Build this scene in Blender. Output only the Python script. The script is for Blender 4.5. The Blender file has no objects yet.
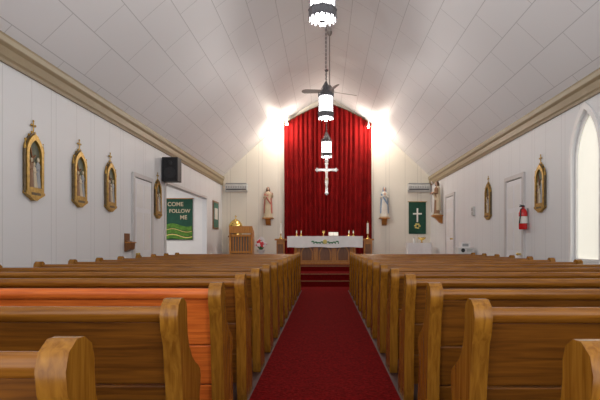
import bpy, bmesh, math, random
from math import sin, cos, pi, radians
from mathutils import Vector, Matrix
random.seed(4)
C = bpy.context
sc = C.scene
sc.view_settings.view_transform = 'Standard'
sc.view_settings.look = 'None'
sc.view_settings.exposure = 0.14

# ---------------------------------------------------------------- materials
def newmat(name):
    m = bpy.data.materials.new(name); m.use_nodes = True
    nt = m.node_tree
    b = nt.nodes['Principled BSDF']
    return m, nt, b

def mat(name, col, rough=0.5, metal=0.0, var=0.08, scale=6, emis=None, es=0, bump=0.0, spec=0.5):
    m, nt, b = newmat(name)
    b.inputs['Roughness'].default_value = rough
    b.inputs['Metallic'].default_value = metal
    b.inputs['Specular IOR Level'].default_value = spec
    tc = nt.nodes.new('ShaderNodeTexCoord')
    n = nt.nodes.new('ShaderNodeTexNoise'); n.inputs['Scale'].default_value = scale
    n.inputs['Detail'].default_value = 4
    nt.links.new(tc.outputs['Object'], n.inputs['Vector'])
    r = nt.nodes.new('ShaderNodeValToRGB')
    r.color_ramp.elements[0].position = 0.3; r.color_ramp.elements[1].position = 0.7
    r.color_ramp.elements[0].color = [max(0, c*(1-var)) for c in col]+[1]
    r.color_ramp.elements[1].color = [min(1, c*(1+var)) for c in col]+[1]
    nt.links.new(n.outputs['Fac'], r.inputs['Fac'])
    nt.links.new(r.outputs['Color'], b.inputs['Base Color'])
    if bump:
        bp = nt.nodes.new('ShaderNodeBump'); bp.inputs['Strength'].default_value = bump
        bp.inputs['Distance'].default_value = 0.01
        nt.links.new(n.outputs['Fac'], bp.inputs['Height'])
        nt.links.new(bp.outputs['Normal'], b.inputs['Normal'])
    if emis:
        b.inputs['Emission Color'].default_value = list(emis)+[1]
        b.inputs['Emission Strength'].default_value = es
    return m

def wood(name, dark, light, axis='x', rough=0.36):
    m, nt, b = newmat(name)
    b.inputs['Roughness'].default_value = rough
    b.inputs['Specular IOR Level'].default_value = 0.4
    tc = nt.nodes.new('ShaderNodeTexCoord')
    mp = nt.nodes.new('ShaderNodeMapping')
    s = {'x': (1.2, 26, 26), 'z': (22, 22, 1.6), 'y': (22, 1.2, 22)}[axis]
    mp.inputs['Scale'].default_value = s
    oi = nt.nodes.new('ShaderNodeObjectInfo')
    add = nt.nodes.new('ShaderNodeVectorMath'); add.operation = 'ADD'
    nt.links.new(tc.outputs['Object'], add.inputs[0])
    nt.links.new(oi.outputs['Random'], add.inputs[1])
    nt.links.new(add.outputs[0], mp.inputs['Vector'])
    n = nt.nodes.new('ShaderNodeTexNoise'); n.inputs['Scale'].default_value = 2.2
    n.inputs['Detail'].default_value = 7; n.inputs['Distortion'].default_value = 0.6
    nt.links.new(mp.outputs[0], n.inputs['Vector'])
    r = nt.nodes.new('ShaderNodeValToRGB')
    r.color_ramp.elements[0].position = 0.28; r.color_ramp.elements[0].color = list(dark)+[1]
    r.color_ramp.elements[1].position = 0.70; r.color_ramp.elements[1].color = list(light)+[1]
    nt.links.new(n.outputs['Fac'], r.inputs['Fac'])
    nt.links.new(r.outputs['Color'], b.inputs['Base Color'])
    return m

def math_node(nt, op, a, bval=None):
    n = nt.nodes.new('ShaderNodeMath'); n.operation = op
    if isinstance(a, (int, float)): n.inputs[0].default_value = a
    else: nt.links.new(a, n.inputs[0])
    if bval is not None:
        if isinstance(bval, (int, float)): n.inputs[1].default_value = bval
        else: nt.links.new(bval, n.inputs[1])
    return n.outputs[0]

def panelled(name, col, coord, spacing, groove=0.012, dark=0.72, rough=0.5):
    """painted board wall with vertical grooves (coord = 'X' or 'Y')"""
    m, nt, b = newmat(name)
    b.inputs['Roughness'].default_value = rough
    tc = nt.nodes.new('ShaderNodeTexCoord')
    sp = nt.nodes.new('ShaderNodeSeparateXYZ')
    nt.links.new(tc.outputs['Object'], sp.inputs[0])
    o = sp.outputs[coord]
    a = math_node(nt, 'DIVIDE', math_node(nt, 'ADD', o, 50.0), spacing)
    fr = math_node(nt, 'FRACT', a)
    g1 = math_node(nt, 'LESS_THAN', fr, groove/spacing)
    fr2 = math_node(nt, 'FRACT', math_node(nt, 'DIVIDE', math_node(nt, 'ADD', o, 50.13), spacing*2.0))
    g2 = math_node(nt, 'LESS_THAN', fr2, groove/spacing*0.5)
    g = math_node(nt, 'MAXIMUM', g1, g2)
    mx = nt.nodes.new('ShaderNodeMix'); mx.data_type = 'RGBA'
    mx.inputs['A'].default_value = list(col)+[1]
    mx.inputs['B'].default_value = [c*dark for c in col]+[1]
    nt.links.new(g, mx.inputs['Factor'])
    nt.links.new(mx.outputs['Result'], b.inputs['Base Color'])
    bp = nt.nodes.new('ShaderNodeBump'); bp.invert = True
    bp.inputs['Strength'].default_value = 0.4; bp.inputs['Distance'].default_value = 0.01
    nt.links.new(g, bp.inputs['Height']); nt.links.new(bp.outputs['Normal'], b.inputs['Normal'])
    return m

def ceil_mat(name, col):
    m, nt, b = newmat(name)
    b.inputs['Roughness'].default_value = 0.55
    tc = nt.nodes.new('ShaderNodeTexCoord')
    br = nt.nodes.new('ShaderNodeTexBrick')
    br.offset = 0.5
    br.inputs['Scale'].default_value = 1.0
    br.inputs['Brick Width'].default_value = 1.22
    br.inputs['Row Height'].default_value = 0.61
    br.inputs['Mortar Size'].default_value = 0.007
    br.inputs['Mortar Smooth'].default_value = 0.2
    br.inputs['Color1'].default_value = list(col)+[1]
    br.inputs['Color2'].default_value = [c*0.985 for c in col]+[1]
    br.inputs['Mortar'].default_value = [c*0.68 for c in col]+[1]
    nt.links.new(tc.outputs['UV'], br.inputs['Vector'])
    nt.links.new(br.outputs['Color'], b.inputs['Base Color'])
    return m

M = {}
M['wall'] = panelled('painted_panelling', (0.75, 0.755, 0.765), 'Y', 0.61, dark=0.80)
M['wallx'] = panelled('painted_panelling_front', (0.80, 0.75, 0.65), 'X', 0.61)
M['white'] = mat('white_paint', (0.82, 0.81, 0.80), 0.4, var=0.02)
M['door'] = mat('door_paint', (0.84, 0.84, 0.86), 0.35, var=0.02)
M['casing'] = mat('door_casing_paint', (0.60, 0.58, 0.57), 0.35, var=0.02)
M['seam'] = mat('door_shadow_gap', (0.12, 0.11, 0.10), 0.6)
M['ceil'] = ceil_mat('ceiling_panels', (0.83, 0.825, 0.84))
M['trim'] = mat('tan_cornice_paint', (0.30, 0.23, 0.13), 0.45, var=0.04)
M['trim2'] = mat('cream_cornice_paint', (0.42, 0.35, 0.23), 0.45, var=0.04)
M['carpet'] = mat('red_carpet', (0.125, 0.004, 0.004), 0.95, var=0.45, scale=45, bump=0.5, spec=0.03)
M['floor'] = mat('dark_floor_boards', (0.05, 0.015, 0.010), 0.6, var=0.3, scale=5)
M['curtain'] = mat('red_velvet', (0.19, 0.004, 0.004), 0.8, var=0.2, scale=3, spec=0.12)
M['pewx'] = wood('pew_oak_back', (0.095, 0.029, 0.003), (0.24, 0.084, 0.008), 'x')
M['pewz'] = wood('pew_oak_end', (0.20, 0.072, 0.007), (0.38, 0.165, 0.018), 'z', 0.25)
M['pewtop'] = wood('pew_oak_rail', (0.18, 0.060, 0.006), (0.35, 0.135, 0.015), 'x', 0.2)
M['pewlit'] = wood('pew_oak_sunlit', (0.50, 0.085, 0.010), (0.80, 0.20, 0.03), 'x')  # sunlight on the third left row, painted in as brighter, redder wood
M['woodd'] = wood('dark_oak', (0.12, 0.045, 0.012), (0.26, 0.10, 0.03), 'z')
M['woodm'] = wood('golden_oak', (0.36, 0.13, 0.02), (0.58, 0.25, 0.045), 'z')
M['gold'] = mat('antique_gold', (0.44, 0.27, 0.06), 0.4, 0.7, var=0.3, scale=20)
M['brass'] = mat('polished_brass', (0.80, 0.58, 0.18), 0.22, 0.9, var=0.1)
M['bronze'] = mat('dark_bronze', (0.12, 0.08, 0.035), 0.4, 0.4, var=0.3, scale=20)
M['relief'] = mat('relief_ground', (0.14, 0.15, 0.10), 0.6, var=0.4, scale=14)
M['silver'] = mat('lantern_pewter', (0.20, 0.20, 0.215), 0.45, 0.6, var=0.2, scale=30)
M['crossm'] = mat('silvered_cross', (0.48, 0.48, 0.48), 0.35, 0.6, var=0.15, scale=30)
M['glass'] = mat('lantern_glass', (0.9, 0.9, 0.92), 0.3, emis=(1, 0.98, 0.96), es=12.0)
M['bulb'] = mat('spot_bulb', (0.9, 0.9, 0.9), 0.3, emis=(1, 0.93, 0.85), es=25.0)
M['black'] = mat('black_plastic', (0.012, 0.012, 0.014), 0.5)
M['grill'] = mat('speaker_cloth', (0.02, 0.02, 0.022), 0.9, scale=80, var=0.5)
M['ivory'] = mat('fan_blade_paint', (0.34, 0.30, 0.27), 0.4, var=0.02)
M['grey'] = mat('grey_casing', (0.32, 0.33, 0.33), 0.5)
M['lgrey'] = mat('light_casing', (0.62, 0.62, 0.60), 0.5)
M['ext'] = mat('extinguisher_red', (0.60, 0.02, 0.02), 0.25)
M['cloth'] = mat('altar_linen', (0.85, 0.85, 0.84), 0.85, var=0.03)
M['green'] = mat('embroidery_green', (0.05, 0.22, 0.09), 0.8)
M['bgreen'] = mat('banner_green', (0.013, 0.07, 0.042), 0.85, var=0.15)
M['field'] = mat('banner_field_green', (0.08, 0.20, 0.025), 0.85, var=0.4, scale=15)
M['yellow'] = mat('banner_yellow', (0.70, 0.58, 0.18), 0.8)
M['pane'] = mat('frosted_pane', (0.78, 0.76, 0.64), 0.5, emis=(1.0, 0.97, 0.86), es=0.5, var=0.04, scale=3)
M['skin'] = mat('painted_plaster_skin', (0.70, 0.46, 0.34), 0.5, var=0.05)
M['hair'] = mat('painted_hair', (0.12, 0.06, 0.03), 0.6)
M['rwhite'] = mat('robe_white', (0.74, 0.70, 0.62), 0.55)
M['rrose'] = mat('robe_rose', (0.50, 0.15, 0.11), 0.55)
M['rblue'] = mat('robe_blue', (0.24, 0.33, 0.46), 0.55)
M['rbrown'] = mat('robe_brown', (0.26, 0.14, 0.07), 0.55)
M['rcream'] = mat('robe_cream', (0.60, 0.50, 0.34), 0.55)
M['corpus'] = mat('silvered_corpus', (0.75, 0.73, 0.70), 0.4, 0.2)
M['petal'] = mat('white_petals', (0.85, 0.80, 0.80), 0.7)
M['petalr'] = mat('red_petals', (0.7, 0.05, 0.06), 0.7)
M['leaf'] = mat('leaf_green', (0.06, 0.2, 0.04), 0.6)
M['wax'] = mat('candle_wax', (0.88, 0.85, 0.76), 0.5, var=0.02)
M['paper'] = mat('paper', (0.80, 0.78, 0.72), 0.8)
M['poster'] = mat('poster_green', (0.05, 0.16, 0.12), 0.6, var=0.4, scale=12)

# ---------------------------------------------------------------- mesh builder
class B:
    def __init__(s): s.v = []; s.f = []; s.m = []; s.s = []; s.mats = []; s.T = None
    def mi(s, k):
        if k not in s.mats: s.mats.append(k)
        return s.mats.index(k)
    def add(s, vs, fs, k, smooth=False):
        o = len(s.v)
        for p in vs:
            p = Vector(p)
            if s.T is not None: p = s.T @ p
            s.v.append(tuple(p))
        i = s.mi(k)
        for f in fs:
            s.f.append([o+a for a in f]); s.m.append(i); s.s.append(smooth)
    def box(s, x0, x1, y0, y1, z0, z1, k):
        vs = [(x, y, z) for x in (x0, x1) for y in (y0, y1) for z in (z0, z1)]
        s.add(vs, [(0,1,3,2),(4,6,7,5),(0,4,5,1),(2,3,7,6),(0,2,6,4),(1,5,7,3)], k)
    def prism(s, poly, ax, a0, a1, k, smooth=False):
        def P(p, a):
            return {'x': (a, p[0], p[1]), 'y': (p[0], a, p[1]), 'z': (p[0], p[1], a)}[ax]
        n = len(poly)
        vs = [P(p, a0) for p in poly]+[P(p, a1) for p in poly]
        s.add(vs, [list(range(n)), list(range(2*n-1, n-1, -1))], k)
        s.add(vs, [(i, (i+1) % n, n+(i+1) % n, n+i) for i in range(n)], k, smooth)
    def ring(s, out, inn, ax, a0, a1, k, closed=True):
        def P(p, a):
            return {'x': (a, p[0], p[1]), 'y': (p[0], a, p[1]), 'z': (p[0], p[1], a)}[ax]
        n = len(out)
        vs = [P(p, a0) for p in out]+[P(p, a0) for p in inn]+[P(p, a1) for p in out]+[P(p, a1) for p in inn]
        fs = []
        rng = range(n) if closed else range(n-1)
        for i in rng:
            j = (i+1) % n
            fs += [(i, j, n+j, n+i), (2*n+i, 3*n+i, 3*n+j, 2*n+j), (i, 2*n+i, 2*n+j, j), (n+i, n+j, 3*n+j, 3*n+i)]
        if not closed:
            for i in (0, n-1): fs.append((i, n+i, 3*n+i, 2*n+i))
        s.add(vs, fs, k)
    def lathe(s, prof, c, k, seg=24, sx=1, sy=1, smooth=True, fold=None, shift=None):
        vs = []; n = len(prof)
        for i, (r, z) in enumerate(prof):
            dx, dy = shift(z) if shift else (0, 0)
            for j in range(seg):
                a = 2*pi*j/seg
                rr = r*(1+(fold(a, z) if fold else 0))
                vs.append((c[0]+dx+rr*cos(a)*sx, c[1]+dy+rr*sin(a)*sy, c[2]+z))
        fs = []
        for i in range(n-1):
            for j in range(seg):
                fs.append((i*seg+j, i*seg+(j+1) % seg, (i+1)*seg+(j+1) % seg, (i+1)*seg+j))
        s.add(vs, fs, k, smooth)
        s.add(vs, [list(range(seg))[::-1], list(range((n-1)*seg, n*seg))], k)
    def ell(s, c, r, k, seg=16):
        prof = []
        n = 10
        if isinstance(r, (int, float)): r = (r, r, r)
        for i in range(n+1):
            a = -pi/2+pi*i/n
            prof.append((max(cos(a), 0.02), sin(a)*r[2]))
        s.lathe(prof, c, k, seg, r[0], r[1])
    def tube(s, pts, rad, k, seg=10, smooth=True):
        pts = [Vector(p) for p in pts]
        if isinstance(rad, (int, float)): rad = [rad]*len(pts)
        vs = []
        up = None
        for i, p in enumerate(pts):
            d = (pts[min(i+1, len(pts)-1)]-pts[max(i-1, 0)]).normalized()
            if up is None:
                up = Vector((0, 0, 1)) if abs(d.z) < 0.9 else Vector((1, 0, 0))
            u = d.cross(up).normalized(); w = u.cross(d).normalized(); up = w
            for j in range(seg):
                a = 2*pi*j/seg
                vs.append(p+(u*cos(a)+w*sin(a))*rad[i])
        n = len(pts); fs = []
        for i in range(n-1):
            for j in range(seg):
                fs.append((i*seg+j, i*seg+(j+1) % seg, (i+1)*seg+(j+1) % seg, (i+1)*seg+j))
        s.add(vs, fs, k, smooth)
        s.add(vs, [list(range(seg)), list(range((n-1)*seg, n*seg))], k)
    def build(s, name, loc=(0,0,0), rz=0, parent=None, bevel=0, remesh=0, mesh_only=False, scale=1):
        me = bpy.data.meshes.new(name)
        me.from_pydata(s.v, [], s.f)
        for k in s.mats: me.materials.append(M[k])
        for i, p in enumerate(me.polygons):
            p.material_index = s.m[i]; p.use_smooth = s.s[i]
        bm = bmesh.new(); bm.from_mesh(me)
        bmesh.ops.recalc_face_normals(bm, faces=bm.faces)
        bm.to_mesh(me); bm.free()
        return inst(name, me, loc, rz, parent, bevel, remesh, scale)

def inst(name, me, loc=(0,0,0), rz=0, parent=None, bevel=0, remesh=0, scale=1):
    ob = bpy.data.objects.new(name, me)
    C.collection.objects.link(ob)
    ob.location = loc; ob.rotation_euler = (0, 0, rz); ob.scale = (scale,)*3
    if parent: ob.parent = parent
    if remesh:
        r = ob.modifiers.new('remesh', 'REMESH'); r.mode = 'VOXEL'; r.voxel_size = remesh; r.use_smooth_shade = True
        sm = ob.modifiers.new('smooth', 'SMOOTH'); sm.iterations = 2; sm.factor = 0.5
    if bevel:
        b = ob.modifiers.new('bevel', 'BEVEL'); b.width = bevel; b.segments = 2; b.limit_method = 'ANGLE'; b.angle_limit = radians(40)
    return ob

def empty(name, loc=(0,0,0), rz=0):
    e = bpy.data.objects.new(name, None); C.collection.objects.link(e)
    e.location = loc; e.rotation_euler = (0, 0, rz); e.empty_display_size = 0.2
    return e

def gothic(a, base, spring, apex, n=10, cx=0):
    k = (apex-spring)/(a*math.sqrt(3))
    L = []
    for i in range(n+1):
        t = radians(60*i/n)
        L.append((cx+a-2*a*cos(t), spring+2*a*sin(t)*k))
    R = [(2*cx-x, z) for x, z in L[:-1]][::-1]
    return [(cx-a, base)]+L+R+[(cx+a, base)]

# ---------------------------------------------------------------- room
XL, XR, XC = -3.95, 4.05, 0.05
YB, YF = -2.0, 19.2
ZW, ZP = 3.78, 6.83
def zc(x):
    t = min(1, abs(x-XC)/4.0)
    return ZW+(ZP-ZW)*(1-t**1.3)

b = B(); b.box(XL-0.2, XR+0.2, YB, YF+0.2, -0.1, 0, 'floor'); b.build('floor')
b = B(); b.box(-0.60, 0.60, YB, 13.2, 0.0, 0.012, 'carpet'); b.build('aisle_carpet')
b = B(); b.box(XL+0.05, XR-0.05, 13.21, 14.18, 0.0, 0.012, 'carpet'); b.build('crossing_carpet')

# left wall with opening
b = B()
T = 0.15
b.box(XL-T, XL, YB, 12.35, 0, ZW, 'wall')
b.box(XL-T, XL, 12.35, 16.7, 2.73, ZW, 'wall')
b.box(XL-T, XL, 16.7, YF, 0, ZW, 'wall')
b.build('wall_left')
# right wall with arched window
WY0, WY1, WZ0, WZS, WZ1 = 7.35, 8.2, 0.95, 2.55, 3.34
b = B()
TR = 0.25
b.box(XR, XR+TR, YB, WY0, 0, ZW, 'wall')
b.box(XR, XR+TR, WY1, YF, 0, ZW, 'wall')
b.box(XR, XR+TR, WY0, WY1, 0, WZ0, 'wall')
b.box(XR, XR+TR, WY0, WY1, WZ1, ZW, 'wall')
cy = (WY0+WY1)/2
g = gothic((WY1-WY0)/2, WZ0, WZS, WZ1, 12, cy)
half = [p for p in g[1:14]]
b.prism(half+[(WY0, WZ1)], 'x', XR, XR+TR, 'wall')
half2 = [(2*cy-y, z) for y, z in half]
b.prism(half2+[(WY1, WZ1)], 'x', XR, XR+TR, 'wall')
b.build('wall_right')
# window
b = B()
go = gothic((WY1-WY0)/2+0.07, WZ0-0.07, WZS, WZ1+0.11, 12, cy)
gi = gothic((WY1-WY0)/2-0.005, WZ0, WZS, WZ1-0.005, 12, cy)
b.ring(go, gi, 'x', XR-0.025, XR-0.001, 'white')
gi2 = gothic((WY1-WY0)/2-0.05, WZ0+0.05, WZS, WZ1-0.09, 12, cy)
b.ring(gi, gi2, 'x', XR+0.04, XR+0.08, 'white')
b.prism(gi, 'x', XR+0.08, XR+0.095, 'pane')
b.box(XR-0.06, XR+0.04, WY0-0.05, WY1+0.05, WZ0-0.05, WZ0, 'white')
b.build('window_1')

# front wall
b = B()
poly = [(XL-T, 0), (XR+T, 0)]+[(x, zc(x)+0.05) for x in [XR+T-(XR-XL+2*T)*i/60 for i in range(61)]]
b.prism(poly, 'y', YF, YF+0.15, 'wallx'); b.build('wall_front')

# ceiling vault, two skins
n = 80
pts = []
for i in range(n+1):
    x = XL+(XR-XL)*i/n
    pts.append((x, zc(x)))
arc = [0]
for i in range(n): arc.append(arc[-1]+math.dist(pts[i], pts[i+1]))
me = bpy.data.meshes.new('ceiling')
vs = []; fs = []; uv = {}
for r, y in enumerate((YB, YF+0.1)):
    for i, (x, z) in enumerate(pts): vs.append((x, y, z)); uv[len(vs)-1] = (y, arc[i]-arc[-1]/2+6.1)
nn = n+1
for i in range(n): fs.append((i, i+1, nn+i+1, nn+i))
o = len(vs)
for r, y in enumerate((YB, YF+0.1)):
    for i, (x, z) in enumerate(pts): vs.append((x, y, z+0.15)); uv[len(vs)-1] = (y, arc[i])
for i in range(n): fs.append((o+i, o+nn+i, o+nn+i+1, o+i+1))
me.from_pydata(vs, [], fs)
ul = me.uv_layers.new(name='UVMap')
for l in me.loops: ul.data[l.index].uv = uv[l.vertex_index]
for p in me.polygons: p.use_smooth = True
me.materials.append(M['ceil'])
inst('ceiling', me)

# cornice trim, profiled
def cornice(name, xw, sgn):
    b = B()
    prof = [(0, 3.46), (0.03, 3.46), (0.04, 3.50), (0.055, 3.53), (0.055, 3.64), (0.08, 3.68), (0.09, 3.74), (0.09, 3.78), (0, 3.78)]
    b.prism([(xw+sgn*p[0], p[1]) for p in prof], 'y', YB, YF, 'trim')
    b.prism([(xw+sgn*(0.045+q[0]), q[1]) for q in [(0, 3.65), (0.04, 3.69), (0.052, 3.745), (0.0, 3.745)]], 'y', YB, YF-0.001, 'trim2')
    b.build(name)
cornice('trim_1', XL, 1); cornice('trim_2', XR, -1)
def base(name, xw, sgn, y0, y1):
    b = B(); x = sorted((xw, xw+sgn*0.02))
    b.box(x[0], x[1], y0, y1, 0, 0.14, 'trim'); b.build(name)
base('baseboard_left', XL, 1, YB, 12.3); base('baseboard_right', XR, -1, YB, 14.18)

# side chapel behind the left opening
b = B()
b.box(-7.0, XL-T, 16.7, 16.85, 0, 3.4, 'white'); b.build('wall_chapel_front')
b = B(); b.box(-7.15, -7.0, 12.2, 16.85, 0, 3.4, 'white'); b.build('wall_chapel_left')
b = B(); b.box(-7.0, XL-T, 12.2, 12.35, 0, 3.4, 'white'); b.build('wall_chapel_back')
b = B(); b.box(-7.15, XL-T, 12.2, 16.85, 3.4, 3.5, 'white'); b.build('ceiling_chapel')
b = B(); b.box(-7.15, XL-0.2, 12.2, 16.85, -0.1, 0, 'floor'); b.build('floor_chapel')
b = B()
b.box(XL, XL+0.03, 12.27, 12.37, 0, 2.83, 'casing'); b.box(XL, XL+0.03, 12.27, 16.7, 2.73, 2.80, 'casing')
b.build('trim_3')

# chancel platform with carpeted steps
b = B()
e = 0.001
b.box(XL+e, XR-e, 14.2, YF-e, 0.0, 0.18, 'carpet')
b.box(XL+e, XR-e, 14.52, YF-e, 0.18, 0.36, 'carpet')
b.box(-1.9, 2.0, 15.8, 17.6, 0.36, 0.54, 'carpet')
b.box(XL+e, XR-e, 14.185, 14.2, 0.15, 0.182, 'woodd')
b.box(XL+e, XR-e, 14.505, 14.52, 0.33, 0.362, 'woodd')
b.box(-1.9, 2.0, 15.785, 15.8, 0.50, 0.542, 'woodd')
b.build('floor_chancel')

# ---------------------------------------------------------------- doors
def door(name, xw, sgn, y0, y1, h, z0=0.0):
    b = B()
    def bx(d0, d1, ya, yb, za, zb, k):
        x = sorted((xw+sgn*d0, xw+sgn*d1)); b.box(x[0], x[1], ya, yb, za, zb, k)
    c = 0.09
    bx(0.001, 0.045, y0-c, y0, z0, h+c, 'casing'); bx(0.001, 0.045, y1, y1+c, z0, h+c, 'casing'); bx(0.001, 0.045, y0, y1, h, h+c, 'casing')
    bx(0.001, 0.006, y0, y1, z0, h, 'seam')
    bx(0.006, 0.03, y0+0.018, y1-0.018, z0+0.01, h-0.018, 'door')
    w = y1-y0
    for (za, zb) in ((0.15, 0.95), (1.1, 1.9), (2.0, h-0.12)):
        for (ya, yb) in ((y0+0.1, y0+w/2-0.04), (y0+w/2+0.04, y1-0.1)):
            bx(0.03, 0.036, ya, yb, z0+za, min(z0+zb, h-0.1), 'white')
    bx(0.03, 0.075, y0+0.06, y0+0.10, z0+1.0, z0+1.04, 'brass')
    b.ell((xw+sgn*0.09, y0+0.08, z0+1.02), 0.03, 'brass')
    b.build(name, bevel=0.004)
door('door_1', XL, 1, 10.3, 11.3, 2.62)
door('door_2', XR, -1, 10.2, 11.1, 2.6)
door('door_3', XR, -1, 15.65, 16.6, 2.75, 0.361)

# ---------------------------------------------------------------- pews
def pew_mesh(kx='pewx', kt='pewtop'):
    b = B(); L = 3.13/2
    prof = [(0.03, 0.0), (0.0, 0.12), (-0.005, 0.4), (-0.03, 0.62), (-0.065, 0.82), (-0.095, 0.88), (-0.105, 0.94), (-0.09, 0.985),
            (-0.05, 1.01), (-0.01, 1.01), (0.03, 0.985), (0.045, 0.945), (0.045, 0.90), (0.055, 0.84), (0.08, 0.78), (0.13, 0.72), (0.19, 0.68),
            (0.24, 0.655), (0.275, 0.63), (0.29, 0.59), (0.285, 0.55), (0.27, 0.51), (0.265, 0.45), (0.28, 0.36), (0.31, 0.2), (0.335, 0.08), (0.35, 0.0)]
    for x0, x1 in ((-L, -L+0.075), (L-0.075, L)):
        b.prism(prof, 'x', x0, x1, 'pewz', True)
    xa, xb = -L+0.074, L-0.074
    # inclined back board made of horizontal planks
    def plank(z0, z1, t, k, off=0):
        f = lambda z: 0.055-(z-0.4)*0.16
        b.prism([(f(z0)+off, z0), (f(z1)+off, z1), (f(z1)+t+off, z1), (f(z0)+t+off, z0)], 'x', xa, xb, k)
    plank(0.12, 0.36, 0.022, kx); plank(0.366, 0.615, 0.022, kx); plank(0.621, 0.91, 0.022, kx)
    # moulded top rail
    rail = [(-0.036, 0.905), (-0.050, 0.92), (-0.055, 0.945), (-0.045, 0.968), (-0.02, 0.975), (0.0, 0.965), (0.008, 0.94), (0.004, 0.905)]
    b.prism(rail, 'x', xa, xb, kt, True)
    # seat, apron, cleats
    b.prism([(0.05, 0.43), (0.055, 0.455), (0.38, 0.475), (0.40, 0.46), (0.395, 0.445), (0.06, 0.425)], 'x', xa, xb, kt)
    b.box(xa, xb, 0.33, 0.35, 0.34, 0.444, kx)
    for x in (-0.52, 0.52):
        b.prism([(0.07, 0.0), (0.07, 0.42), (0.32, 0.435), (0.34, 0.0)], 'x', x-0.02, x+0.02, 'pewz')
    return b
PY0, PYS = 1.34, 0.865
ob = pew_mesh().build('church_pew', loc=(-0.62-1.565, PY0-0.04, 0), bevel=0.007)
pm = ob.data
ob_r = pew_mesh('pewlit', 'pewlit').build('church_pew', loc=(-0.62-1.565, PY0+2*PYS, 0), bevel=0.007)
for k in range(14):
    y = PY0+PYS*k
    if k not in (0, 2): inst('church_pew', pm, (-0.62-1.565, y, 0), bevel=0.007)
    inst('church_pew', pm, (0.62+1.565, y-0.03-(0.05 if k == 0 else 0), 0), bevel=0.007)

# ---------------------------------------------------------------- curtain
b = B()
x0, x1 = -1.55, 1.77
nx, nz = 420, 16
vs = []; fs = []
def cy_(x, t):
    ph = x*2*pi/0.17+0.8*sin(x*3.1)+0.5*sin(x*7.7)
    return 18.97+0.05*sin(ph)*(0.7+0.3*t)+0.02*sin(ph*0.37+t*1.2)
for j in range(nz+1):
    t = j/nz
    for i in range(nx+1):
        x = x0+(x1-x0)*i/nx
        zt = 6.52-1.0*(abs(x-0.11)/1.66)**1.35*0.75
        z = 0.37+(zt-0.37)*(1-t)
        vs.append((x+0.008*sin(t*5+x*9), cy_(x, t), z))
for j in range(nz):
    for i in range(nx):
        a = j*(nx+1)+i
        fs.append((a, a+1, a+nx+2, a+nx+1))
b.add(vs, fs, 'curtain', True)
cur = b.build('altar_curtain')
sd = cur.modifiers.new('thick', 'SOLIDIFY'); sd.thickness = 0.006
# curved curtain track
b = B()
tp = []
for i in range(31):
    x = x0+(x1-x0)*i/30
    tp.append((x, 19.0, 6.535-1.0*(abs(x-0.11)/1.66)**1.35*0.75))
b.tube(tp, 0.022, 'bronze', 8)
for i in (3, 15, 27):
    b.tube([tp[i], (tp[i][0], YF, tp[i][2])], 0.012, 'bronze', 6)
b.build('curtain_track', parent=cur)

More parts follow.
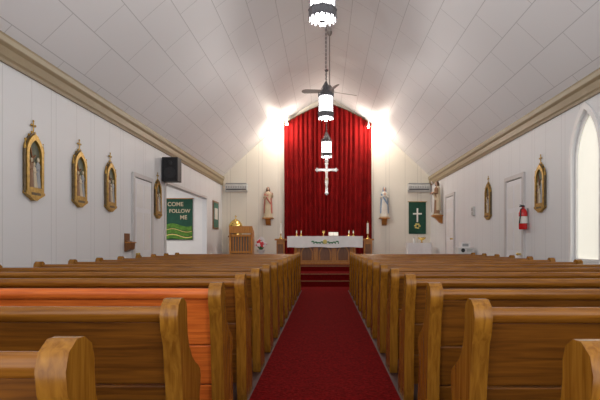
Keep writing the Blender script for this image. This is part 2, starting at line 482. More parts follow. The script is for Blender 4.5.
# ---------------------------------------------------------------- lanterns
def lantern(x, y, zb, k=1.0):
    b = B()
    R = 0.165
    # bottom ornate ring
    b.lathe([(0.02, -0.08), (0.035, -0.065), (0.02, -0.045), (0.08, -0.02), (0.15, 0.0), (0.155, 0.02), (0.15, 0.03)], (0, 0, 0), 'silver', 8, smooth=False)
    b.lathe([(R+0.012, 0.0), (R+0.016, 0.015), (R+0.008, 0.03), (R+0.008, 0.09), (R+0.016, 0.105), (R+0.016, 0.12), (R-0.01, 0.12)], (0, 0, 0), 'silver', 8, smooth=False)
    for i in range(16):
        a = 2*pi*(i+0.5)/16
        b.ell(((R+0.002)*cos(a), (R+0.002)*sin(a), -0.012), (0.012, 0.012, 0.018), 'silver', 8)
    # glass cylinder
    b.lathe([(R-0.02, 0.12), (R-0.02, 0.46)], (0, 0, 0), 'glass', 8, smooth=False)
    for i in range(8):
        a = 2*pi*i/8
        p = (cos(a)*(R-0.012), sin(a)*(R-0.012))
        b.tube([(p[0], p[1], 0.11), (p[0], p[1], 0.47)], 0.010, 'silver', 6, False)
        a2 = a+pi/8; q = (R-0.02)*cos(pi/8)+0.002
        b.tube([(cos(a2)*q, sin(a2)*q, 0.12), (cos(a2)*q, sin(a2)*q, 0.46)], 0.004, 'silver', 5, False)
    b.lathe([(R-0.01, 0.27), (R-0.004, 0.275), (R-0.004, 0.285), (R-0.01, 0.29)], (0, 0, 0), 'silver', 8, smooth=False)
    b.lathe([(R-0.012, 0.46), (R+0.012, 0.465), (R+0.012, 0.50), (R-0.02, 0.52), (0.11, 0.56), (0.10, 0.60), (0.075, 0.62), (0.05, 0.68), (0.02, 0.74), (0.012, 0.80)], (0, 0, 0), 'silver', 8, smooth=False)
    for i in range(8):
        a = 2*pi*i/8
        b.tube([(cos(a)*R, sin(a)*R, 0.49), (cos(a)*R, sin(a)*R, 0.55), (cos(a)*R*0.98, sin(a)*R*0.98, 0.575)], [0.014, 0.010, 0.002], 'silver', 6)
        b.tube([(cos(a)*0.15, sin(a)*0.15, 0.52), (cos(a)*0.07, sin(a)*0.07, 0.70), (0, 0, 0.82)], 0.006, 'silver', 5)
    # chain to the ridge
    zt = zc(x)-zb
    b.tube([(0, 0, 0.8), (0, 0, zt-0.04)], 0.006, 'silver', 6)
    z = 0.82; i = 0
    while z < zt-0.08:
        ang = 0 if i % 2 else pi/2
        pts = [(cos(ang)*0.016*cos(t), sin(ang)*0.016*cos(t), z+0.028*sin(t)) for t in [2*pi*q/8 for q in range(9)]]
        b.tube(pts, 0.004, 'silver', 5); z += 0.045; i += 1
    b.lathe([(0.02, zt-0.07), (0.06, zt-0.03), (0.07, zt+0.02)], (0, 0, 0), 'silver', 16)
    b.build('pendant_lantern', loc=(x, y, zb))
    l = bpy.data.lights.new('lantern_bulb', 'POINT'); l.energy = 72*k; l.color = (1, 0.96, 0.91); l.shadow_soft_size = 0.04
    lo = bpy.data.objects.new('lantern_bulb', l); C.collection.objects.link(lo); lo.location = (x, y, zb-0.13)
for (x, y) in ((-0.03, 6.2), (0.02, 11.1), (0.05, 16.1), (0.0, 1.3)):
    lantern(x, y, 4.03)

# ---------------------------------------------------------------- ceiling fan
b = B()
b.lathe([(0.07, 1.62-0.06), (0.06, 1.5), (0.02, 1.45)], (0, 0, 0), 'ivory', 16)
b.tube([(0, 0, 0.12), (0, 0, 1.58)], 0.013, 'ivory', 8)
b.lathe([(0.03, -0.10), (0.09, -0.08), (0.12, -0.03), (0.12, 0.05), (0.08, 0.10), (0.03, 0.16)], (0, 0, 0), 'ivory', 20)
for i in range(4):
    b.T = Matrix.Rotation(2*pi*i/4+0.25, 4, 'Z') @ Matrix.Rotation(radians(4), 4, 'Y') @ Matrix.Rotation(radians(20), 4, 'X')
    b.prism([(0.10, -0.02), (0.2, -0.055), (0.3, -0.07), (0.66, -0.08), (0.73, -0.05), (0.75, 0.0), (0.73, 0.05), (0.66, 0.08), (0.3, 0.07), (0.2, 0.055), (0.10, 0.02)], 'z', -0.006, 0.006, 'ivory')
    b.T = None
b.build('ceiling_fan', loc=(0.12, 13.1, 5.22))

# ---------------------------------------------------------------- stations of the cross
def mini_fig(b, x, z, h, k, lean=0, y=-0.05):
    b.lathe([(h*0.16, 0), (h*0.13, h*0.3), (h*0.10, h*0.55), (h*0.13, h*0.75), (h*0.08, h*0.84), (h*0.03, h*0.87)], (x, y, z), k, 12, 1, 0.6,
            fold=lambda a, zz: 0.08*sin(6*a), shift=lambda zz: (lean*zz, 0))
    b.ell((x+lean*h*0.95, y-0.005, z+h*0.94), (h*0.065, h*0.065, h*0.085), 'rcream', 10)
    b.tube([(x+lean*h*.75-h*0.1, y, z+h*0.76), (x-h*0.16, y-0.02, z+h*0.6), (x-h*0.04, y-0.045, z+h*0.64)], [h*0.04, h*0.035, h*0.02], k, 6)
def station():
    b = B()
    b.T = Matrix.Diagonal((0.86, 0.62, 0.97, 1))
    b.prism(gothic(0.20, 0.10, 0.62, 0.86, 8), 'y', -0.03, 0.0, 'relief')
    b.ring(gothic(0.225, 0.08, 0.62, 0.895, 8), gothic(0.165, 0.15, 0.61, 0.81, 8), 'y', -0.085, -0.0, 'gold')
    b.ring(gothic(0.245, 0.06, 0.62, 0.92, 8), gothic(0.222, 0.085, 0.62, 0.892, 8), 'y', -0.055, -0.0, 'bronze')
    # crockets along the gable
    for sx in (-1, 1):
        for t in (0.2, 0.45, 0.7, 0.9):
            th = radians(60*t); kk = 0.30/(0.245*math.sqrt(3))
            b.ell((sx*(0.245-2*0.245*cos(th)) , -0.03, 0.62+2*0.245*sin(th)*kk+0.012), (0.018, 0.02, 0.022), 'gold', 8)
        b.tube([(sx*0.245, -0.05, 0.06), (sx*0.245, -0.05, 0.66)], 0.02, 'bronze', 8)
        b.tube([(sx*0.245, -0.05, 0.66), (sx*0.245, -0.05, 0.70), (sx*0.245, -0.05, 0.79)], [0.028, 0.018, 0.002], 'gold', 8)
        b.ell((sx*0.245, -0.05, 0.79), 0.012, 'gold', 8)
    # corbel base
    b.prism([(-0.25, 0.09), (-0.25, 0.055), (-0.19, 0.035), (-0.10, 0.0), (-0.04, -0.03), (0.04, -0.03), (0.10, 0.0), (0.19, 0.035), (0.25, 0.055), (0.25, 0.09)], 'y', -0.09, 0, 'gold')
    b.box(-0.12, 0.12, -0.097, -0.09, 0.045, 0.08, 'bronze')
    # finial cross
    b.tube([(0, -0.03, 0.90), (0, -0.03, 1.07)], 0.012, 'gold', 6)
    b.tube([(-0.05, -0.03, 1.015), (0.05, -0.03, 1.015)], 0.012, 'gold', 6)
    for p in ((0, 1.075), (-0.055, 1.015), (0.055, 1.015)): b.ell((p[0], -0.03, p[1]), 0.017, 'gold', 8)
    # relief: cross being carried and figures
    b.tube([(-0.10, -0.045, 0.70), (0.06, -0.045, 0.22)], 0.016, 'woodd', 6)
    b.tube([(-0.12, -0.05, 0.50), (0.03, -0.05, 0.60)], 0.014, 'woodd', 6)
    mini_fig(b, -0.08, 0.15, 0.40, 'rbrown'); mini_fig(b, 0.02, 0.15, 0.34, 'rcream', -0.12, -0.06); mini_fig(b, 0.10, 0.15, 0.42, 'grey')
    b.ell((0, -0.035, 0.15), (0.15, 0.03, 0.03), 'rcream', 12)
    return b
st = station().build('station_of_the_cross', loc=(XL+0.001, 6.74, 1.85), rz=pi/2)
for (x, y, r) in ((XL+0.001, 8.0, pi/2), (XL+0.001, 9.15, pi/2), (XL+0.001, 11.75, pi/2), (XR-0.001, 9.35, -pi/2), (XR-0.001, 12.35, -pi/2)):
    inst('station_of_the_cross', st.data, (x, y, 1.85), r)

# ---------------------------------------------------------------- statues
def hand(b, p, d, s, k):
    """small open hand: palm and five fingers, d = finger direction"""
    p = Vector(p); d = Vector(d).normalized()
    side = d.cross(Vector((0, -1, 0.3))).normalized()
    b.tube([p, p+d*0.03*s, p+d*0.045*s], [0.016*s, 0.019*s, 0.015*s], k, 8)
    for i, ln in enumerate((0.026, 0.034, 0.037, 0.033)):
        o = p+d*0.04*s+side*(i-1.5)*0.0095*s
        b.tube([o, o+d*ln*0.5*s, o+d*ln*s+Vector((0, 0.006*s, 0))], [0.0055*s, 0.005*s, 0.0038*s], k, 6)
    o = p+d*0.012*s-side*0.014*s
    b.tube([o, o+(d-side*0.8).normalized()*0.018*s, o+(d-side*0.4).normalized()*0.034*s], [0.0065*s, 0.006*s, 0.004*s], k, 6)

def statue(name, loc, rz, h, robe, mantle, veil=False, beard=True, pose='heart', bracket='woodm'):
    E = empty(name, loc, rz)
    vx = 0.011*h
    # robe and sleeves - one continuous surface
    b = B()
    b.lathe([(0.135, 0), (0.128, 0.06), (0.115, 0.2), (0.108, 0.38), (0.10, 0.52), (0.092, 0.60), (0.102, 0.68), (0.112, 0.75), (0.108, 0.79), (0.07, 0.825), (0.035, 0.845), (0.03, 0.87)],
            (0, 0, 0), robe, 48, 1.0, 0.68, fold=lambda a, z: (0.07*sin(9*a+z*3)+0.03*sin(5*a))*max(0, 1-z/0.62))
    arms = {'heart': [[(-0.095, 0, .785), (-0.135, -.005, .62), (-.05, -.105, .68)], [(0.095, 0, .785), (0.14, -.01, .64), (.16, -.10, .72)]],
            'pray': [[(-0.095, 0, .785), (-0.13, -.01, .63), (-.015, -.11, .70)], [(0.095, 0, .785), (0.13, -.01, .63), (.015, -.11, .70)]],
            'hold': [[(-0.095, 0, .785), (-0.14, -.01, .63), (-.10, -.12, .63)], [(0.095, 0, .785), (0.13, -.01, .63), (.03, -.11, .65)]]}[pose]
    for A in arms: b.tube(A, [0.034, 0.036, 0.034], robe, 12)
    b.build('robe', parent=E, remesh=vx/h, scale=h)
    # mantle
    b = B()
    b.lathe([(0.15, 0.10), (0.142, 0.25), (0.132, 0.45), (0.122, 0.62), (0.126, 0.74), (0.12, 0.80), (0.075, 0.84), (0.045, 0.86)], (0, 0.022, 0), mantle, 48, 1.0, 0.66,
            fold=lambda a, z: 0.05*sin(8*a+z*4)-0.28*max(0, cos(a+pi/2+0.0))**3)
    b.tube([(-0.11, -0.03, 0.77), (-0.02, -0.085, 0.60), (0.10, -0.06, 0.42)], [0.03, 0.03, 0.025], mantle, 10)
    b.build('mantle', parent=E, remesh=vx/h, scale=h)
    # head, neck and hands
    b = B()
    b.tube([(0, 0, .82), (0, -.002, .88)], [0.03, 0.027], 'skin', 12)
    b.ell((0, -0.004, .93), (0.045, 0.052, 0.066), 'skin', 20)
    b.ell((0, -0.022, .900), (0.028, 0.030, 0.030), 'skin', 14)
    b.tube([(0, -.052, .942), (0, -.064, .920), (0, -.055, .913)], [0.005, 0.009, 0.005], 'skin', 8)
    for sx in (-1, 1): b.ell((sx*0.046, 0.002, .928), (0.006, 0.010, 0.015), 'skin', 8)
    b.build('head', parent=E, remesh=0.0055, scale=h)
    b = B()
    for A in arms:
        d = Vector(A[2])-Vector(A[1])
        if pose == 'pray': d = Vector((-A[2][0]*0.3, -0.02, 0.1))
        hand(b, Vector(A[2])+d.normalized()*0.015, d, 1.15, 'skin')
    b.build('hands', parent=E, scale=h)
    b = B()
    for sx in (-1, 1):
        b.ell((sx*0.018, -0.0525, .934), (0.007, 0.003, 0.004), 'hair', 8)
        b.tube([(sx*0.028, -.050, .947), (sx*0.010, -.056, .949)], 0.002, 'hair', 5)
    b.ell((0, -0.053, .899), (0.011, 0.003, 0.003), 'rrose', 8)
    b.build('features', parent=E, scale=h)
    b = B()
    if veil:
        b.lathe([(0.13, 0.42), (0.115, 0.6), (0.10, 0.75), (0.072, 0.84), (0.063, 0.90), (0.062, 0.95), (0.048, 0.99), (0.02, 1.01)], (0, 0.03, 0), mantle, 32, 1, 0.75,
                fold=lambda a, z: 0.04*sin(10*a)*(z < 0.8)-(0.35 if z < .80 else 0.28)*max(0, cos(a+pi/2))**2)
        b.build('veil', parent=E, scale=h)
    else:
        b.ell((0, 0.016, .945), (0.055, 0.052, 0.064), 'hair', 20)
        for sx in (-1, 1): b.tube([(sx*.045, .012, .95), (sx*.05, .015, .89), (sx*.045, .01, .84)], [.018, .02, .012], 'hair', 8)
        b.tube([(0, .05, .95), (0, .05, .88), (0, .045, .82)], [.03, .035, .02], 'hair', 8)
        if beard: b.ell((0, -0.030, .884), (0.028, 0.026, 0.026), 'hair', 12)
        b.build('hair', parent=E, remesh=0.006, scale=h)
    if pose == 'heart':
        b = B(); b.ell((0.0, -0.088, .71), (0.02, 0.012, 0.024), 'petalr', 12); b.build('heart', parent=E, scale=h)
    if pose == 'hold':
        b = B(); b.tube([(-.10, -.135, .05), (-.10, -.135, .95)], .007, 'woodd', 8)
        for q in range(5): b.ell((-.10+.02*cos(q*1.3), -.135+.02*sin(q*1.3), .95+.012*q), (.014, .014, .016), 'petal', 8)
        b.build('staff', parent=E, scale=h)
    # plinth and wall bracket
    b = B()
    b.lathe([(0.16*h, -0.05), (0.165*h, -0.04), (0.155*h, 0.0)], (0, 0, 0), 'rcream', 24, 1, .8)
    b.box(-0.20, 0.20, -0.17, 0.18, -0.085, -0.05, bracket)
    b.prism([(0.18, -0.085), (-0.15, -0.085), (-0.14, -0.11), (-0.06, -0.15), (0.02, -0.22), (0.08, -0.30), (0.18, -0.34)], 'x', -0.09, 0.09, bracket, True)
    b.build('wall_bracket', parent=E)
    return E
statue('sacred_heart_statue', ((268-325)/26.3, YF-0.18, 2.26), 0, 1.12, 'rcream', 'rrose', pose='heart')
statue('virgin_mary_statue', ((384.5-325)/26.3, YF-0.18, 2.26), 0, 1.12, 'rwhite', 'rblue', veil=True, pose='pray')
statue('saint_joseph_statue', (XR-0.18, 17.3, 2.26), -pi/2+0.0, 1.12, 'rbrown', 'rcream', pose='hold')

# ---------------------------------------------------------------- crucifix
E = empty('crucifix', (0.06, 18.78, 3.12))
b = B()
b.box(-0.045, 0.045, -0.02, 0.02, 0, 1.22, 'crossm'); b.box(-0.36, 0.36, -0.019, 0.019, 0.83, 0.92, 'crossm')
for (x, z) in ((0, 0.0), (0, 1.22), (-0.36, .875), (0.36, .875)):
    for dx, dz in ((0.04, 0), (-0.04, 0), (0, 0.04), (0, -0.04)):
        b.ell((x+dx, 0, z+dz), (0.04, 0.022, 0.04), 'crossm', 12)
b.box(-0.07, 0.07, -0.03, -0.02, 1.08, 1.13, 'paper')
b.tube([(0, 0.02, 1.1), (0, 0.13, 1.15)], 0.012, 'bronze', 6)
b.build('cross', parent=E, bevel=0.004)
b = B(); k = 'corpus'
b.tube([(0, -.055, .50), (0, -.065, .56), (0, -.06, .64), (0, -.065, .72), (0, -.06, .80), (.0, -.06, .84)], [.045, .050, .040, .052, .050, .022], k, 14)
b.tube([(0, -.06, .82), (.01, -.075, .87)], [.02, .018], k, 8)
b.ell((.015, -.085, .905), (.030, .034, .043), k, 14)
for s_ in (-1, 1):
    b.tube([(s_*.035, -.06, .81), (s_*.15, -.05, .84), (s_*.27, -.04, .875)], [.024, .018, .012], k, 10)
    hand(b, (s_*.27, -.04, .875), (s_, 0, .15), 0.9, k)
    b.tube([(s_*.025, -.06, .52), (s_*.035, -.10, .36), (s_*.012, -.06, .16)], [.034, .027, .015], k, 10)
    b.tube([(s_*.012, -.06, .17), (s_*.012, -.085, .10)], [.015, .010], k, 8)
b.build('corpus', parent=E, remesh=0.005)
b = B(); b.lathe([(0.058, 0.47), (0.062, .50), (0.055, .57)], (0, -.062, 0), 'rcream', 20, 1, .85, fold=lambda a, z: .06*sin(7*a)); b.ell((.05, -.08, .53), (.018, .02, .035), 'rcream', 8)
b.build('loincloth', parent=E)

# ---------------------------------------------------------------- altar
E = empty('altar', (0.0, 16.4, 0.541))
b = B()
b.box(-1.2, 1.2, 0.0, 0.8, 0.86, 0.92, 'woodm')
b.box(-1.08, 1.08, 0.08, 0.12, 0.74, 0.86, 'woodm')
b.box(-1.15, 1.15, 0.10, 0.70, 0.0, 0.07, 'woodm')
for x in (-0.95, 0.95):
    b.box(x-0.07, x+0.07, 0.12, 0.68, 0.07, 0.86, 'woodm')
    b.lathe([(0.05, 0.07), (0.06, 0.12), (0.035, 0.2), (0.045, 0.4), (0.035, 0.62), (0.06, 0.7), (0.055, 0.74)], (x, 0.09, 0), 'woodm', 12)
b.box(-0.9, 0.9, 0.16, 0.6, 0.07, 0.86, 'woodm')
for x in (-0.9, -0.3, 0.3, 0.9): b.box(x-0.035, x+0.035, 0.13, 0.16, 0.07, 0.86, 'woodm')
for (xa_, xb_) in ((-0.82, -0.38), (-0.22, 0.22), (0.38, 0.82)): b.box(xa_, xb_, 0.15, 0.161, 0.14, 0.70, 'woodd')
for cx in (-0.6, 0, 0.6):
    b.ring(gothic(0.20, 0.10, 0.35, 0.66, 8, cx), gothic(0.16, 0.13, 0.35, 0.60, 8, cx), 'y', 0.13, 0.151, 'woodm')
b.build('table', parent=E, bevel=0.004)
b = B()
b.box(-1.235, 1.235, -0.02, 0.82, 0.921, 0.935, 'cloth')
# hanging front with slight folds
nx = 90; vs = []; fs = []
for j in range(9):
    for i in range(nx+1):
        x = -1.235+2.47*i/nx; t = j/8
        vs.append((x, -0.022-0.014*t*sin(x*19)-0.01*t*t, 0.935-0.37*t-0.012*t*sin(x*6)))
for j in range(8):
    for i in range(nx): a = j*(nx+1)+i; fs.append((a, a+1, a+nx+2, a+nx+1))
b.add(vs, fs, 'cloth', True)
for s_ in (-1, 1): b.box(s_*1.236-0.004, s_*1.236+0.004, -0.02, 0.82, 0.56, 0.935, 'cloth')
for i in range(-5, 6):
    if abs(i) < 5:
        b.ell((i*0.10, -0.045, 0.74+0.02*cos(i*1.5)), (0.05, 0.004, 0.022), 'green', 8)
        b.ell((i*0.10+0.04, -0.046, 0.71), (0.02, 0.004, 0.03), 'green', 8)
b.ell((0, -0.05, 0.75), (0.07, 0.005, 0.075), 'yellow', 12)
b.build('altar_cloth', parent=E)
def child(b, name): return b.build(name, parent=E, bevel=0)
b = B()   # missal on stand
b.T = Matrix.Translation((0.28, 0.3, 1.0)) @ Matrix.Rotation(radians(30), 4, 'X')
b.box(-0.17, 0.17, -0.12, 0.12, -0.02, 0, 'woodd'); b.box(-0.16, -0.003, -0.11, 0.11, 0, 0.02, 'paper'); b.box(0.003, 0.16, -0.11, 0.11, 0, 0.02, 'paper')
b.T = None; b.box(0.16, 0.40, 0.25, 0.38, 0.935, 0.975, 'woodd'); child(b, 'missal')
for x in (-0.95, -0.80, 0.95, 0.80):
    b = B(); b.lathe([(0.055, .935), (0.05, .95), (0.015, .97), (0.012, 1.02), (0.03, 1.04)], (x, 0.35, 0), 'brass', 14)
    b.lathe([(0.016, 1.04), (0.016, 1.12)], (x, .35, 0), 'wax', 10); b.ell((x, .35, 1.135), (.004, .004, .014), 'yellow', 6); child(b, 'altar_candle')
b = B(); b.lathe([(0.05, .935), (0.045, .945), (.012, .97), (.018, 1.0), (.012, 1.03), (.045, 1.06), (.05, 1.12)], (-0.05, 0.4, 0), 'brass', 16); child(b, 'chalice')

# ---------------------------------------------------------------- candle pedestals
for (x, y) in (((280-325)/28.5, 17.6), ((368.5-325)/28.5, 17.6)):
    b = B(); z0 = 0.361
    b.box(-0.2, 0.2, -0.2, 0.2, 0, 0.07, 'woodm'); b.box(-0.14, 0.14, -0.14, 0.14, 0.07, 0.98, 'woodm'); b.box(-0.1, 0.1, -0.147, -0.14, 0.2, 0.85, 'woodd')
    b.box(-0.2, 0.2, -0.2, 0.2, 0.98, 1.04, 'woodm')
    b.lathe([(0.07, 1.04), (0.06, 1.07), (0.02, 1.10), (0.02, 1.2), (0.05, 1.22)], (0, 0, 0), 'brass', 14)
    b.lathe([(0.035, 1.22), (0.035, 1.60)], (0, 0, 0), 'wax', 12)
    b.ell((0, 0, 1.63), (0.008, 0.008, 0.03), 'yellow', 8)
    b.build('candle_pedestal', loc=(x, y+0.25, z0), bevel=0.005)

# ---------------------------------------------------------------- ambo (slatted lectern)
b = B()
b.box(-0.40, 0.40, -0.25, 0.25, 0, 0.08, 'woodm')
for x in (-0.36, 0.36): b.box(x-0.035, x+0.035, -0.22, 0.22, 0.08, 1.22, 'woodm')
b.box(-0.33, 0.33, -0.14, 0.2, 0.08, 1.15, 'seam')
for i in range(7):
    x = -0.27+0.09*i; b.box(x-0.02, x+0.02, -0.18, -0.14, 0.12, 1.12, 'woodm')
b.box(-0.36, 0.36, -0.22, -0.14, 1.10, 1.18, 'woodm'); b.box(-0.36, 0.36, -0.22, -0.14, 0.55, 0.61, 'woodm')
b.prism([(-0.26, 1.22), (-0.26, 1.46), (0.26, 1.26), (0.26, 1.22)], 'x', -0.39, 0.39, 'woodm')
b.build('wooden_ambo', loc=((244-325)/28.5, 17.1, 0.361), bevel=0.005)

# tabernacle with brass dome on pillar
b = B()
b.box(-0.24, 0.24, -0.2, 0.2, 0, 0.06, 'woodd'); b.box(-0.16, 0.16, -0.14, 0.14, 0.06, 1.1, 'woodd'); b.box(-0.25, 0.25, -0.2, 0.2, 1.1, 1.15, 'woodd')
b.lathe([(0.26, 1.15), (0.26, 1.19), (0.23, 1.20), (0.23, 1.48), (0.26, 1.50), (0.26, 1.53), (0.22, 1.62), (0.15, 1.71), (0.06, 1.77), (0.02, 1.79)], (0, 0, 0), 'brass', 20)
b.tube([(0, 0, 1.78), (0, 0, 1.93)], 0.014, 'brass', 6); b.tube([(-0.045, 0, 1.88), (0.045, 0, 1.88)], 0.014, 'brass', 6)
b.prism(gothic(0.08, 1.23, 1.35, 1.46, 6), 'y', -0.245, -0.2, 'gold')
b.build('domed_tabernacle', loc=((236.5-325)/26.5, 18.7, 0.361))

# flower arrangement
b = B()
b.lathe([(0.09, 0), (0.10, 0.03), (0.04, 0.08), (0.04, 0.5), (0.12, 0.6), (0.13, 0.66)], (0, 0, 0), 'lgrey', 16)
for i in range(60):
    a = random.uniform(0, 2*pi); t = random.uniform(0, 1); r = 0.17*math.sqrt(random.random())
    p = (r*cos(a), r*sin(a)*0.7, 0.74+0.36*(1-(r/0.25)**1.2)*random.uniform(.2, 1))
    b.tube([(0, 0, .6), p], .004, 'leaf', 4)
    kk = random.choice(['petal', 'petal', 'petal', 'petalr'])
    for q in range(5):
        aa = 2*pi*q/5; b.ell((p[0]+.025*cos(aa), p[1]-.01, p[2]+.025*sin(aa)), (.02, .01, .02), kk, 6)
b.build('flower_arrangement', loc=(-2.19, 17.1, 0.361))

# right: white cloth covered credence table with bowl
b = B()
b.box(-0.40, 0.40, -0.25, 0.25, 0.86, 0.89, 'woodm')
for x in (-.35, .35):
    for y in (-.2, .2): b.box(x-.025, x+.025, y-.025, y+.025, 0, .86, 'woodm')
b.box(-0.415, 0.415, -0.265, 0.265, 0.891, 0.90, 'cloth')
vs = []; fs = []
loop = []
for i in range(120):
    u = i/120*4
    s_ = int(u); f = u-s_
    c4 = [(-.415, -.265), (.415, -.265), (.415, .265), (-.415, .265)]
    A, Bq = c4[s_], c4[(s_+1) % 4]; loop.append((A[0]+(Bq[0]-A[0])*f, A[1]+(Bq[1]-A[1])*f))
for j in range(5):
    for i, (x, y) in enumerate(loop):
        g_ = 1+0.04*(j/4)*sin(i*0.9); vs.append((x*g_, y*g_, 0.90-0.8*j/4))
for j in range(4):
    for i in range(120): fs.append((j*120+i, j*120+(i+1) % 120, (j+1)*120+(i+1) % 120, (j+1)*120+i))
b.add(vs, fs, 'cloth', True)
b.lathe([(0.06, .90), (0.05, .91), (.02, .95), (.03, .98), (.12, 1.03), (.15, 1.09)], (0.12, 0, 0), 'brass', 18)
b.lathe([(0.05, .90), (.055, .96), (.03, 1.02), (.02, 1.08), (.03, 1.11)], (-0.15, 0, 0), 'lgrey', 14)
b.build('credence_table', loc=((417-325)/27.5, 17.9, 0.361))

# ---------------------------------------------------------------- banners
def text(parent, s, size, loc, k, depth=0.003):
    c = bpy.data.curves.new('lettering', 'FONT'); c.body = s; c.size = size; c.align_x = 'CENTER'; c.extrude = depth; c.offset = 0.002
    c.materials.append(M[k])
    o = bpy.data.objects.new('lettering', c); C.collection.objects.link(o); o.parent = parent
    o.location = loc; o.rotation_euler = (pi/2, 0, 0)
def wavy(b, w, z0, z1, k, y=0):
    vs = []; fs = []; nx = 24; nz = 10
    for j in range(nz+1):
        for i in range(nx+1):
            x = -w/2+w*i/nx; z = z1+(z0-z1)*j/nz
            vs.append((x, y-0.006*sin(x*14)*(j/nz), z))
    for j in range(nz):
        for i in range(nx): a = j*(nx+1)+i; fs.append((a, a+1, a+nx+2, a+nx+1))
    b.add(vs, fs, k, True)
E = empty('come_follow_me_banner', (-4.86, 16.66, 1.36))
b = B(); wavy(b, 0.90, 0, 1.36, 'bgreen'); b.tube([(-0.48, -0.005, 1.37), (0.48, -0.005, 1.37)], 0.014, 'woodm', 8)
b.box(-0.01, 0.01, 0, 0.035, 1.36, 1.38, 'bronze'); b.build('cloth', parent=E)
b = B()
for q, (z, kk) in enumerate(((0.0, 'field'), (0.12, 'yellow'), (0.17, 'field'), (0.31, 'yellow'), (0.35, 'field'))):
    zt = [0.12, 0.15, 0.30, 0.33, 0.50][q]
    top = [(-0.44+0.88*i/12, zt+0.05*sin(i*0.5)-0.02*i/12) for i in range(13)]
    bot = [(-0.44+0.88*i/12, max(0.01, z+0.05*sin(i*0.5)-0.02*i/12)) for i in range(13)]
    b.prism(bot+top[::-1], 'y', -0.014-0.001*q, -0.009, kk)
b.build('field_applique', parent=E)
text(E, 'COME', 0.19, (-0.12, -0.012, 1.12), 'rcream'); text(E, 'FOLLOW', 0.17, (0.02, -0.012, 0.90), 'rcream'); text(E, 'ME', 0.19, (0.15, -0.012, 0.68), 'rcream')

E = empty('green_altar_banner', ((417-325)/26, YF-0.04, 1.60))
b = B(); wavy(b, 0.66, 0, 1.22, 'bgreen'); b.tube([(-0.37, -0.005, 1.23), (0.37, -0.005, 1.23)], 0.014, 'gold', 8); b.build('cloth', parent=E)
b = B()
b.prism([(-.03, .45), (.03, .45), (.03, .98), (-.03, .98)], 'y', -.014, -.008, 'paper'); b.prism([(-.17, .74), (.17, .74), (.17, .80), (-.17, .80)], 'y', -.015, -.008, 'paper')
for q in range(6): b.ell((.08*cos(q), -.01, .30+.08*sin(q)), (.05, .004, .03), 'yellow', 8)
b.build('cross_applique', parent=E)

# framed poster on the left chancel wall
b = B()
b.box(0.001, 0.03, -0.45, 0.45, 0, 1.0, 'woodd'); b.box(0.03, 0.034, -0.39, 0.39, 0.06, 0.94, 'poster'); b.box(0.034, 0.036, -0.25, 0.25, 0.35, 0.75, 'paper')
b.build('framed_picture', loc=(XL, 18.0, 1.75))

# ---------------------------------------------------------------- wall units at chancel
for x in (-3.38, 3.58):
    b = B()
    b.prism([(0, 0), (-0.16, 0.0), (-0.22, 0.06), (-0.23, 0.22), (-0.19, 0.30), (0, 0.32)], 'x', -0.42, 0.42, 'lgrey')
    b.box(-0.38, 0.38, -0.235, -0.20, 0.07, 0.11, 'black'); b.box(-0.39, 0.39, -0.225, -0.05, 0.298, 0.33, 'grey')
    for i in range(12): b.box(-0.37+i*0.065, -0.335+i*0.065, -0.234, -0.226, 0.13, 0.22, 'grey')
    b.build('air_conditioner', loc=(x, YF-0.001, 3.2), bevel=0.008)

# speaker
b = B()
b.box(-0.19, 0.19, -0.16, 0.16, 0, 0.58, 'black'); b.box(-0.17, 0.17, -0.168, -0.16, 0.02, 0.56, 'grill')
b.T = Matrix.Translation((0, -0.168, 0.2)) @ Matrix.Rotation(pi/2, 4, 'X'); b.lathe([(0.14, 0), (0.135, 0.008), (0.10, 0.004), (0.04, 0.006), (0.01, 0.01)], (0, 0, 0), 'black', 24)
b.T = Matrix.Translation((0, -0.168, 0.44)) @ Matrix.Rotation(pi/2, 4, 'X'); b.lathe([(0.06, 0), (0.055, 0.008), (0.01, 0.01)], (0, 0, 0), 'black', 20); b.T = None
b.tube([(-0.19, 0, 0.3), (-0.205, 0.0, 0.3)], 0.03, 'grey', 8); b.box(-0.212, -0.2, -0.08, 0.08, 0.2, 0.4, 'grey')
b.build('loudspeaker', loc=(XL+0.213, 12.2, 2.74), bevel=0.006)

# collection box on left wall
b = B()
b.box(0.001, 0.02, -0.12, 0.12, 0.0, 0.36, 'woodd'); b.prism([(0.02, 0.0), (0.12, 0.05), (0.13, 0.18), (0.02, 0.22)], 'y', -0.11, 0.11, 'woodd')
b.box(0.02, 0.15, -0.13, 0.13, 0.17, 0.19, 'woodm'); b.build('wall_offering_box', loc=(XL, 9.95, 1.08), bevel=0.004)

# fire extinguisher
b = B()
b.lathe([(0.07, 0), (0.082, 0.02), (0.082, 0.33), (0.06, 0.39), (0.025, 0.42), (0.025, 0.45)], (0, 0, 0), 'ext', 20)
b.box(-0.02, 0.02, -0.07, 0.03, 0.45, 0.47, 'black'); b.tube([(0, -0.07, 0.49), (0, 0.03, 0.47)], 0.01, 'black', 6)
b.tube([(0, 0.02, 0.44), (0.06, -0.07, 0.40), (0.07, -0.085, 0.25), (0.03, -0.085, 0.12)], 0.012, 'black', 8)
b.lathe([(0.0825, 0.12), (0.0835, 0.13), (0.0835, 0.25), (0.0825, 0.26)], (0, 0, 0), 'paper', 20)
b.box(-0.02, 0.02, 0.08, 0.098, 0.1, 0.42, 'grey'); b.build('fire_extinguisher', loc=(XR-0.1, 9.97, 1.52), rz=-pi/2)

# intercom on right wall
b = B(); b.box(-0.05, -0.001, -0.09, 0.09, 0, 0.24, 'lgrey'); b.box(-0.055, -0.05, -0.06, 0.06, 0.12, 0.2, 'grey')
for i in range(4): b.box(-0.054, -0.05, -0.06, 0.06, 0.02+i*0.02, 0.03+i*0.02, 'grey')
b.build('wall_intercom', loc=(XR, 13.6, 2.0), bevel=0.004)
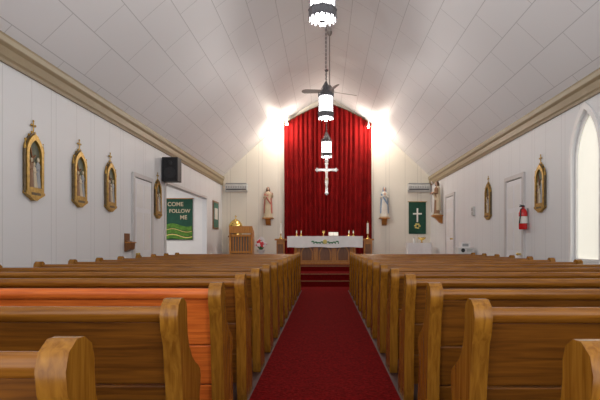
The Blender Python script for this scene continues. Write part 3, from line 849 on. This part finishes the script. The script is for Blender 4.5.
# projector on stand
b = B()
b.box(-0.20, 0.20, -0.15, 0.15, 0.90, 1.03, 'lgrey'); b.T = Matrix.Translation((-0.08, -0.15, 0.965)) @ Matrix.Rotation(pi/2, 4, 'X'); b.lathe([(0.05, -0.01), (0.05, 0.03), (0.035, 0.02)], (0, 0, 0), 'black', 16); b.T = None
for i in range(5): b.box(0.03+i*0.03, 0.045+i*0.03, -0.153, -0.15, 0.93, 1.0, 'grey')
b.box(-0.24, 0.24, -0.19, 0.19, 0.87, 0.90, 'lgrey'); b.box(-0.12, 0.12, -0.1, 0.1, 1.03, 1.16, 'white'); b.box(-0.08, 0.08, -0.104, -0.1, 1.06, 1.13, 'grey')
for x in (-.2, .2):
    for y in (-.15, .15): b.tube([(x, y, 0), (x, y, .87)], .015, 'lgrey', 8)
b.box(-0.2, 0.2, -0.15, 0.15, 0.35, 0.37, 'lgrey')
pc = b.build('projector_cart', loc=(XR-0.3, 13.45, 0.013), bevel=0.004); pc.scale = (1, 1, 1.08)

# ---------------------------------------------------------------- chancel spotlights
for (x, z, tx) in ((-1.42, 5.72, -1), (1.62, 5.62, 1)):
    b = B()
    b.tube([(0, 0, zc(x)-z+0.02), (0, 0, 0.03)], 0.012, 'lgrey', 8)
    b.lathe([(0.02, 0.05), (0.04, 0.03), (0.05, -0.03)], (0, 0, 0), 'lgrey', 16)
    b.ell((0, 0, -0.045), 0.045, 'bulb', 14)
    b.build('chancel_spotlight', loc=(x, 18.62, z))
    l = bpy.data.lights.new('spot_glow', 'POINT'); l.energy = 80; l.color = (1, 0.89, 0.75); l.shadow_soft_size = 0.05
    lo = bpy.data.objects.new('spot_glow', l); C.collection.objects.link(lo); lo.location = (x+tx*0.1, 18.35, z-0.2)

def area(name, loc, rot, sx, sy, e, col):
    l = bpy.data.lights.new(name, 'AREA'); l.shape = 'RECTANGLE'; l.size = sx; l.size_y = sy; l.energy = e; l.color = col
    o = bpy.data.objects.new(name, l); C.collection.objects.link(o); o.location = loc; o.rotation_euler = rot
area('chapel_fill_light', (-5.6, 14.5, 3.38), (0, 0, 0), 1.2, 1.2, 55, (1, 0.98, 0.95))  # added area light brightening the side chapel, in place of window light
# daylight added to light the nave; rear wall left out to let it in
w = bpy.data.worlds.new('sky_fill'); sc.world = w; w.use_nodes = True
w.node_tree.nodes['Background'].inputs['Color'].default_value = (0.95, 0.96, 1.0, 1)
w.node_tree.nodes['Background'].inputs['Strength'].default_value = 1.8

# ---------------------------------------------------------------- camera
cd = bpy.data.cameras.new('camera'); cam = bpy.data.objects.new('camera', cd); C.collection.objects.link(cam)
cam.location = (0, 0, 1.25); cam.rotation_euler = (pi/2, 0, 0)
cd.sensor_width = 36; cd.lens = 30.0
cd.shift_x = -25/600; cd.shift_y = 43/600
cd.clip_start = 0.05
sc.camera = cam
